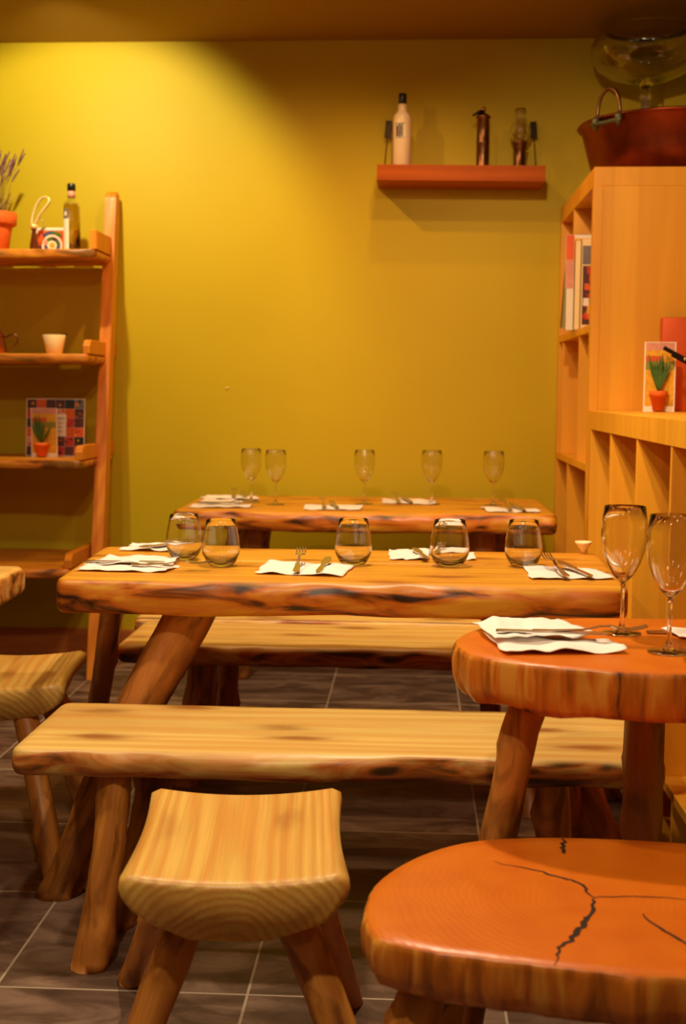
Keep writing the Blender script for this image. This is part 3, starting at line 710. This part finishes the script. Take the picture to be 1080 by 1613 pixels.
# top board
zq = 1.7745
p = thing('potted_lavender', 'dried lavender in a terracotta pot on the top board of the ladder shelf', 'plant', (-1.775, 5.34, zq))
obj('pot', lathe([(0, 0), (.062, 0), (.066, .003), (.083, .108), (.083, .11), (.097, .112), (.101, .116), (.104, .160), (.100, .164), (.094, .162), (.088, .13), (0, .13)], 44), 'terracotta', p)
obj('soil', lathe([(0, .145), (.05, .147), (.092, .142), (.090, .135), (0, .135)], 30), 'soil', p)
rg = srand(12)
for i in range(56):
    a = rg.uniform(0, 2*PI); ln = rg.uniform(.17, .29); sp = rg.uniform(.02, .11) if i > 12 else rg.uniform(.05, .17)
    if i < 12: a = rg.uniform(-.6, .6); 
    base = Vector((rg.uniform(-.04, .04), rg.uniform(-.04, .04), .14)); tip = base+Vector((math.cos(a)*sp, math.sin(a)*sp*.6, ln))
    mid = (base+tip)/2+Vector((-math.cos(a)*.012, 0, .01))
    st = obj('stem', tube([base, mid, tip], [.0014, .0011, .0008], 5), 'stem', p)
    d = (tip-mid).normalized(); bm = bmesh.new()
    for k in range(7):
        c = tip-d*(.052-k*.009); r = .0060*(1-.1*abs(k-2.5))
        tube([c-d*.004, c, c+d*.004], [r*.45, r, r*.4], 6, bm=bm)
    obj('flower_spike', bm, 'lavender', st)
bm = bmesh.new()
for i in range(60):                                        # low grey green leaf tuft
    a = rg.uniform(0, 2*PI); s = rg.uniform(.02, .085); h = rg.uniform(.03, .11); b0 = Vector((math.cos(a)*s*.3, math.sin(a)*s*.3, .14))
    tube([b0, b0+Vector((math.cos(a)*s*.6, math.sin(a)*s*.6, h*.7)), b0+Vector((math.cos(a)*s, math.sin(a)*s, h))], [.001, .0022, .0005], 5, bm=bm)
obj('leaves', bm, 'stem', p)

b = thing('oil_bottle', 'square shouldered clear bottle of golden oil on the top board', 'bottle', (-1.432, 5.33, zq))
obj('glass_body', lathe([(0, 0), (.031, 0), (.0345, .004), (.0345, .190), (.031, .203), (.018, .210), (.0145, .218), (.0145, .262), (.0125, .262), (.0125, .218), (.016, .208), (.029, .2), (.0320, .188), (.0320, .006), (0, .006)], 36), 'glass', b)
obj('oil', lathe([(0, .0065), (.0319, .0065), (.0319, .186), (.028, .197), (0, .199)], 30), 'oil', b)
obj('neck_label', lathe([(.0152, .222), (.0156, .222), (.0156, .252), (.0152, .252)], 24), 'pink', b)
obj('cap', lathe([(.0148, .250), (.0172, .251), (.0172, .278), (.015, .281), (0, .281)], 24), 'black', b)
bm = bmesh.new(); curved(bm, .0350, -PI/2-1.1, -PI/2-.12, .004, .135, 0); 
for i in range(24):
    a0 = 2*PI*i/24; a1 = 2*PI*(i+1)/24
    f = lambda a, r: (.0353*math.cos(-PI/2-.55+r*math.cos(a)/.035), .0353*math.sin(-PI/2-.55+r*math.cos(a)/.035), .155+r*math.sin(a)*1.2)
    bm.faces.new([bm.verts.new(f(a0, .0)), bm.verts.new(f(a0, .018)), bm.verts.new(f(a1, .018))]).material_index = 1
    bm.faces.new([bm.verts.new(tuple(Vector(f(a0, .0))*1.002)), bm.verts.new(tuple(Vector(f(a0, .008))*1.002)), bm.verts.new(tuple(Vector(f(a1, .008))*1.002))]).material_index = 2
obj('label', bm, ['whitecard', 'greyprint', 'whiteglass'], b)

bx = thing('gift_box', 'white box printed with a coloured ring pattern on the top board', 'box', (-1.54, 5.40, zq))
obj('carton', box(-.078, .078, -.03, .03, 0, .106, .0015), 'whitecard', bx, smooth=False)
bm = bmesh.new(); K = 48
def annulus(bm, cx, cz, r0, r1, y, cols, zmax=.094, xmin=-.05, xmax=.062):
    for i in range(K):
        a0, a1 = 2*PI*i/K, 2*PI*(i+1)/K
        pts = [(cx+r*math.cos(a), cz+r*math.sin(a)) for r, a in ((r0, a0), (r1, a0), (r1, a1), (r0, a1))]
        if any(z > zmax or z < .002 or x < xmin or x > xmax for x, z in pts): continue
        bm.faces.new([bm.verts.new((x, y, z)) for x, z in pts]).material_index = cols[int(i/K*len(cols)) % len(cols)]
cm = ['whitecard', 'red', 'orange', 'green', 'blue', 'pink', 'brown', 'yellow']
box(-.05, .062, -.0306, -.030, .002, .094, bm=bm, mi=2)
annulus(bm, .012, .032, .046, .060, -.0310, [1, 3, 4, 2, 6, 1, 4, 3])
annulus(bm, .012, .032, .036, .044, -.0311, [0])
annulus(bm, .012, .032, .020, .034, -.0312, [3, 6, 3, 5, 4, 4, 1, 4])
annulus(bm, .012, .032, .012, .020, -.0313, [0]); annulus(bm, .012, .032, .0, .012, -.0314, [7])
obj('printed_front', bm, cm, bx, smooth=False)

b = thing('ribboned_bottle', 'little dark bottle tied with a tall looped golden ribbon on the top board', 'bottle', (-1.587, 5.31, zq))
obj('bottle', lathe([(0, 0), (.016, 0), (.019, .004), (.018, .03), (.012, .06), (.009, .085), (.012, .09), (.012, .096), (0, .097)], 24), 'amber', b)
pts = [(0, 0, .09), (-.008, 0, .115), (-.004, .004, .15), (.010, .006, .19), (.032, .004, .218), (.058, 0, .222), (.068, -.003, .208), (.055, -.006, .185), (.03, -.006, .155), (.012, -.004, .125), (0, -.002, .1)]
def ribbon(pts, w, t, bm=None):
    b_ = bm or bmesh.new(); P = [Vector(q) for q in pts]; Q = []
    for i in range(len(P)-1):
        p0, p1, p2, p3 = P[max(0, i-1)], P[i], P[i+1], P[min(len(P)-1, i+2)]
        for s in range(4):
            f = s/4; Q.append(.5*((2*p1)+(p2-p0)*f+(2*p0-5*p1+4*p2-p3)*f*f+(3*p1-p0-3*p2+p3)*f**3))
    Q.append(P[-1]); rings = []
    for i, p in enumerate(Q):
        tg = (Q[min(i+1, len(Q)-1)]-Q[max(i-1, 0)]).normalized(); u = Vector((0, 1, 0)); u = (u-tg*u.dot(tg)).normalized(); v = tg.cross(u)
        rings.append([b_.verts.new(p+u*a*w+v*c*t) for a, c in ((-1, -1), (1, -1), (1, 1), (-1, 1))])
    for a, c in zip(rings, rings[1:]):
        for k in range(4): b_.faces.new((a[k], a[(k+1) % 4], c[(k+1) % 4], c[k]))
    return b_
obj('ribbon_loop', ribbon(pts, .009, .0035), 'ribbon', b)
obj('ribbon_knot', lathe([(0, .092), (.013, .094), (.016, .103), (.012, .112), (0, .115)], 16), 'ribbon', b)
bm = tube([(.022+.016*math.cos(2*PI*i/20), .012, .112+.024*math.sin(2*PI*i/20)) for i in range(21)], .0018, 6)
obj('wire_ring', bm, 'steel', b)

# second board
z2 = 1.3455
b = thing('copper_teapot', 'small copper pot with a curled handle at the left picture edge', 'teapot', (-1.765, 5.30, z2))
obj('body', lathe([(0, 0), (.042, 0), (.048, .006), (.052, .03), (.048, .06), (.040, .078), (.043, .082), (.040, .086), (.034, .096), (.020, .108), (.010, .113), (.006, .118), (0, .119)], 36), 'copper', b)
obj('lid_knob', lathe([(0, .116), (.005, .117), (.009, .126), (.006, .133), (0, .135)], 16), 'copperdark', b)
hp = [(.036, 0, .074), (.06, 0, .078), (.078, 0, .086), (.098, 0, .084), (.106, 0, .070), (.100, 0, .050), (.086, 0, .032), (.074, 0, .018), (.066, 0, .006)]
obj('handle', tube([(.036, 0, .074), (.056, 0, .073), (.075, 0, .083), (.095, 0, .083), (.106, 0, .070), (.101, 0, .050), (.086, 0, .030), (.060, 0, .016), (.044, 0, .014)], .0040, 8), 'copperdark', b)
obj('spout', tube([(-.04, 0, .03), (-.065, 0, .05), (-.08, 0, .08)], [.012, .009, .006], 10), 'copper', b)
b = thing('cream_cup', 'small cream ceramic cup on the second board of the ladder shelf', 'cup', (-1.494, 5.26, z2))
obj('cup', lathe([(0, 0), (.028, 0), (.031, .003), (.048, .079), (.047, .081), (.044, .079), (.028, .006), (0, .006)], 36), 'cream', b)
obj('spoon', tube([(.006, .02, .02), (.012, .03, .078), (.040, .026, .086), (.052, .02, .082)], [.002, .0035, .004, .002], 8), 'iron', b)

# third board: collage board and plant kit
z3 = .9185
pb = thing('picture_board', 'glossy board printed with a collage of food photos on the third board', 'picture', (-1.515, 5.32, z3)); pb.rotation_euler = (-.12, 0, .02)
bm = box(-.125, .125, 0, .004, 0, .245); rg = srand(21)
mats = ['whitecard', 'red', 'orange', 'brown', 'pink', 'greyprint', 'yellow', 'black', 'terracotta']
nx, nzr = 6, 6
for i in range(nx):
    for j in range(nzr):
        x0 = -.122+i*.0408; z0 = .003+j*.040
        mi = rg.choice([1, 2, 3, 3, 5, 1, 3, 8, 4, 7]); box(x0, x0+.040, -.0006, 0, z0, z0+.039, bm=bm, mi=mi)
        for q in range(rg.choice([0, 2, 4])):
            a = x0+rg.random()*.028; c = z0+rg.random()*.026; s = .005+rg.random()*.007
            box(a, a+s, -.0011, -.0006, c, c+s, bm=bm, mi=rg.choice([3, 1, 6, 7, 2]))
box(.002, .046, -.0018, -.0011, .085, .180, bm=bm, mi=0); box(.006, .04, -.0022, -.0018, .160, .163, bm=bm, mi=3)
for k in range(3): box(.008, .034, -.0022, -.0018, .14-k*.018, .142-k*.018, bm=bm, mi=5)
obj('panel', bm, mats, pb, smooth=False)
plant_pack('clear fronted plant kit with long green leaves before the picture board', (-1.54, 5.24, z3), .112, .205, .0, 8)

# ------------------------------------------------------------------ table setting
def napkin(label, quad, z, seed, group=None, fold=None, amp=.004):
    """quad: front left, front right, back right, back left; folded paper with a second layer"""
    c = sum((Vector(q) for q in quad), Vector((0, 0)))/4
    def layer(quad, z0, amp, seed, th=.0014):
        n = 22; bm = bmesh.new(); g = []
        for side in (1, 0):
            rows = []
            for j in range(n+1):
                row = []
                for i in range(n+1):
                    u, v = i/n, j/n
                    p = (Vector(quad[0])*(1-u)+Vector(quad[1])*u)*(1-v)+(Vector(quad[3])*(1-u)+Vector(quad[2])*u)*v - c
                    p += Vector((nz(u*3, v*3, seed+5)*.008, nz(u*3, v*3, seed+15)*.008))
                    h = amp*(1.0+1.6*nz(u*3.2, v*1.4, seed)+.7*nz(u*7, v*3, seed+3))
                    h = max(0, h)
                    row.append(bm.verts.new((p.x, p.y, z0+h+th*side)))
                rows.append(row)
            for a, b_ in zip(rows, rows[1:]):
                for i in range(n): 
                    f = (a[i], a[i+1], b_[i+1], b_[i]); bm.faces.new(f if side else f[::-1])
            g.append(rows)
        t, b0 = g
        def edge(A, B):
            for i in range(len(A)-1): bm.faces.new((A[i], B[i], B[i+1], A[i+1]))
        edge(b0[0], t[0]); edge(t[-1], b0[-1]); edge([r[0] for r in t], [r[0] for r in b0]); edge([r[-1] for r in b0], [r[-1] for r in t])
        bmesh.ops.recalc_face_normals(bm, faces=bm.faces)
        return bm
    t = obj('paper_napkin', layer(quad, 0, amp, seed), 'napkin', None, (c.x, c.y, z+.0003))
    tag(t, label, 'napkin', group)
    if fold:
        ft = layer(fold, amp*1.1+.0015, amp*1.2, seed+7); obj('top_fold', ft, 'napkin', t)
    return t
zT = .7505
napkin('napkin under the knife at the front left of the middle table', [(-.832, 3.09), (-.605, 3.085), (-.59, 3.20), (-.83, 3.19)], zT, 2, fold=[(-.815, 3.18), (-.60, 3.15), (-.615, 3.33), (-.80, 3.315)])
napkin('napkin at the back left of the middle table behind the glasses', [(-.82, 3.50), (-.66, 3.49), (-.62, 3.62), (-.80, 3.61)], zT, 4, fold=[(-.80, 3.55), (-.66, 3.55), (-.64, 3.60), (-.79, 3.60)])
napkin('napkin at the front centre of the middle table', [(-.385, 3.09), (-.165, 3.055), (-.145, 3.24), (-.375, 3.30)], zT, 6)
napkin('napkin beneath the knife at the back right of the middle table', [(-.058, 3.385), (.045, 3.39), (.055, 3.58), (-.062, 3.585)], zT, 8)
napkin('napkin seen through the fourth stemless glass at the back', [(.055, 3.41), (.175, 3.40), (.175, 3.56), (.07, 3.58)], zT, 9)
napkin('napkin at the front right corner of the middle table', [(.292, 3.06), (.495, 3.085), (.475, 3.24), (.288, 3.29)], zT, 10)
FG = 'napkins on the far table'
napkin('napkin at the front left end of the far table', [(-.86, 4.83), (-.62, 4.85), (-.63, 5.0), (-.85, 5.0)], zT, 12, fold=[(-.845, 4.97), (-.66, 4.97), (-.70, 5.09), (-.84, 5.12)])
napkin('napkin at the back left end of the far table', [(-.88, 5.24), (-.63, 5.22), (-.66, 5.36), (-.87, 5.40)], zT, 14)
napkin('napkin at the front of the far table, left of its centre', [(-.41, 4.80), (-.192, 4.80), (-.19, 5.0), (-.42, 5.03)], zT, 16)
napkin('napkin at the back of the far table, right of its centre', [(-.12, 5.11), (.10, 5.09), (.10, 5.29), (-.12, 5.33)], zT, 18)
napkin('napkin at the front right end of the far table', [(.287, 4.79), (.485, 4.80), (.482, 4.96), (.27, 5.0)], zT, 20)
napkin('large napkin at the left of the higher round table', [(.165, 2.165), (.378, 2.195), (.36, 2.29), (.135, 2.33)], zT, 22, fold=[(.150, 2.235), (.335, 2.285), (.285, 2.44), (.118, 2.41)], amp=.006)
napkin('napkin at the right picture edge behind the nearer wine glass', [(.50, 2.335), (.66, 2.33), (.66, 2.44), (.478, 2.42)], zT, 24, amp=.005)
tag(obj('paper_cone', lathe([(.001, 0), (.022, .028), (.024, .034), (.020, .032), (.001, .004)], 18), 'cream', None, (.485, 3.585, .7515)), 'tiny cream curled paper at the back right corner of the middle table', 'paper')

def blade_strip(pts, th):
    """pts: (y, half width, z) outline of a flat utensil"""
    bm = bmesh.new(); rings = []
    for y, w, z in pts: rings.append([bm.verts.new(p) for p in ((-w, y, z), (w, y, z), (w, y, z+th), (-w, y, z+th))])
    for a, c in zip(rings, rings[1:]):
        for k in range(4): bm.faces.new((a[k], a[(k+1) % 4], c[(k+1) % 4], c[k]))
    bm.faces.new(rings[0][::-1]); bm.faces.new(rings[-1])
    return bm
def merge(bm, other):
    t = bpy.data.meshes.new('t'); other.to_mesh(t); other.free(); bm.from_mesh(t); bpy.data.meshes.remove(t)
knife_bm = blade_strip([(0, .004, .0), (.004, .008, 0), (.05, .0075, 0), (.092, .0052, 0), (.098, .007, 0), (.11, .0095, 0), (.16, .0105, 0), (.19, .009, 0), (.205, .004, 0), (.208, .001, 0)], .0030)
fk = blade_strip([(0, .005, .0), (.003, .0088, 0), (.03, .008, 0), (.09, .0035, .003), (.12, .003, .010), (.138, .006, .011), (.148, .0125, .008), (.160, .013, .006)], .0026)
for k in range(4):
    x = -.0111+k*.0074; b_ = blade_strip([(.158, .0019, .006), (.175, .0018, .006), (.195, .0014, .010), (.203, .0008, .013)], .0022)
    bmesh.ops.translate(b_, verts=b_.verts, vec=(x, 0, 0)); merge(fk, b_)
PK = obj('table_knife', knife_bm, 'steel', smooth=False); PF = obj('table_fork', fk, 'steel', smooth=False)
used = {'k': 0, 'f': 0}
def cutlery(kind, label, x, y, rz, z, tilt=0):
    src = PK if kind == 'k' else PF
    o = src if not used[kind] else src.copy()
    if used[kind]: C.objects.link(o)
    used[kind] = 1
    o.location = (x, y, z); o.rotation_euler = (tilt, 0, rz); tag(o, label, 'knife' if kind == 'k' else 'fork'); return o
R90 = -PI/2
cutlery('k', 'knife lying lengthwise on the front left napkin of the middle table', -.835, 3.185, R90+.02, .7625)
cutlery('f', 'fork beside the knife at the front left of the middle table', -.70, 3.128, R90+.02, .7635, 0)
cutlery('k', 'knife on the back left napkin of the middle table', -.76, 3.50, -.9, .762)
cutlery('f', 'fork on the back left napkin of the middle table', -.74, 3.49, -.7, .764)
cutlery('f', 'fork on the front centre napkin of the middle table', -.280, 3.07, .02, .761, .10)
cutlery('k', 'knife on the front centre napkin of the middle table', -.225, 3.07, -.06, .760, .05)
cutlery('k', 'knife on the back right napkin of the middle table', .04, 3.35, .15, .762)
cutlery('f', 'fork beside the fourth stemless glass at the back of the middle table', .065, 3.36, -.1, .763)
cutlery('f', 'fork on the front right napkin of the middle table', .375, 3.055, .16, .761, .10)
cutlery('k', 'knife on the front right napkin of the middle table', .435, 3.065, .28, .760, .05)
for x, y, n in ((-.70, 4.95, 'front left'), (-.72, 5.24, 'back left'), (-.31, 4.80, 'front centre'), (-.03, 5.09, 'back right of centre'), (.395, 4.79, 'front right')):
    if n == 'front left':
        cutlery('k', 'knife on the front left napkin of the far table', -.84, 4.93, R90, .764); cutlery('f', 'fork on the front left napkin of the far table', -.80, 4.90, R90+.05, .764)
    else:
        cutlery('f', 'fork on the %s napkin of the far table' % n, x-.02, y, .12, .760, .08); cutlery('k', 'knife on the %s napkin of the far table' % n, x+.03, y, .2, .760, .05)
cutlery('k', 'knife across the large napkin on the higher round table', .155, 2.275, R90-.07, .772, 0)
cutlery('f', 'fork across the large napkin on the higher round table', .22, 2.27, R90-.02, .774, 0)
cutlery('k', 'knife by the right napkin on the higher round table', .445, 2.392, R90+.02, .7525, 0)

# stemless glasses
def tumbler_bm():
    o = [(0, 0), (.022, 0), (.030, .002), (.040, .014), (.0475, .032), (.049, .048), (.0465, .072), (.0415, .098), (.0375, .120)]
    i = [(.0372, .1204), (.0368, .120), (.0408, .098), (.0458, .072), (.0482, .048), (.0464, .034), (.037, .018), (.024, .011), (0, .009)]
    return lathe(o+i, 56)
TB = obj('stemless_glass', tumbler_bm(), 'glass'); first = True
for x, y, lb in ((-.605, 3.345, 'stemless glass farthest left on the middle table'), (-.488, 3.225, 'stemless glass second from the left on the middle table'), (-.150, 3.285, 'stemless glass at the centre of the middle table'),
                 (.100, 3.285, 'stemless glass in front of the back napkin, fourth from left'), (.292, 3.30, 'stemless glass farthest right on the middle table')):
    o = TB if first else TB.copy()
    if not first: C.objects.link(o)
    first = False; o.location = (x, y, .7512); tag(o, lb, 'glass', 'stemless glasses on the middle table')
    if lb.endswith('fourth from left'): o.scale = (1.06, 1.06, 1.0)
# wine glasses
def wine(label, loc, s, grp, w=1.0):
    t = thing('wine_glass', label, 'wine glass', loc, 0, grp)
    bowl_o = [(.0045, .094), (.008, .099), (.020, .112), (.031, .132), (.040, .158), (.0435, .185), (.0425, .212), (.039, .240)]
    bowl_i = [(.0387, .2404), (.0383, .240), (.0418, .212), (.0428, .185), (.0393, .159), (.0303, .134), (.0193, .1145), (.008, .103), (0, .1005)]
    k = lambda p: [(r*w, z*s) for r, z in p]
    obj('bowl', lathe(k([(0, .092)]+bowl_o+bowl_i), 56), 'glass', t)
    obj('stem', lathe([(0, .006*s), (.012, .006*s), (.006, .012*s), (.0042, .025*s), (.0036, .055*s), (.0038, .085*s), (.0048, .093*s), (0, .0935*s)], 24), 'glass', t)
    obj('foot', lathe([(0, 0), (.034*w, 0), (.037*w, .001), (.0365*w, .0022), (.02*w, .0035), (.010, .0062*s), (0, .0062*s)], 48), 'glass', t)
    return t
wg = wine('wine glass at the far left end of the far table, farthest back', (-.651, 5.12, .7512), .90, 'wine glasses on the far table', .98)
for x, y, lb in ((-.540, 5.02, 'second wine glass from the left on the far table'), (-.190, 5.09, 'wine glass at the centre of the far table'), (.080, 5.12, 'fourth wine glass from the left on the far table'), (.326, 5.10, 'wine glass at the right end of the far table')):
    dup(wg, (x, y, .7512), 0, lb, 'wine glasses on the far table')
wine('large wine glass behind the napkin on the higher round table', (.398, 2.385, .7512), 1.0, 'wine glasses on the round table', .98)
wine('large wine glass nearest the viewer at the right picture edge', (.452, 2.215, .7512), 1.0, 'wine glasses on the round table', 1.0)

# unseen globes added to light the fronts and put sparkle in the glasses
mg, nt, bb = newmat('glowing_fill_globe'); bb.inputs['Emission Color'].default_value = (1, .70, .40, 1); bb.inputs['Emission Strength'].default_value = 13
for i, (x, y, z, lb) in enumerate(((-1.7, .7, 2.25, 'added glowing fill globe, out of view left of the viewer'), (-.5, -.5, 2.25, 'added glowing fill globe, out of view behind the viewer'), (.9, .1, 2.25, 'added glowing fill globe, out of view behind the viewer at the right'),
                                (1.1, 1.6, 2.3, 'added glowing fill globe, out of view over the right aisle'), (-1.9, 2.1, 2.3, 'added glowing fill globe, out of view over the left corner table'))):
    g = thing('fill_globe', lb, 'lamp', (x, y, z))
    obj('globe', lathe([(0, -.10)]+[(.10*math.sin(PI*k/16), -.10*math.cos(PI*k/16)) for k in range(1, 16)]+[(0, .10)], 32), mg, g)
    obj('cord', tube([(0, 0, .10), (0, 0, 2.70-z)], .003, 8), 'black', g)
    obj('cap', lathe([(0, .094), (.024, .094), (.024, .12), (0, .125)], 16), 'black', g)
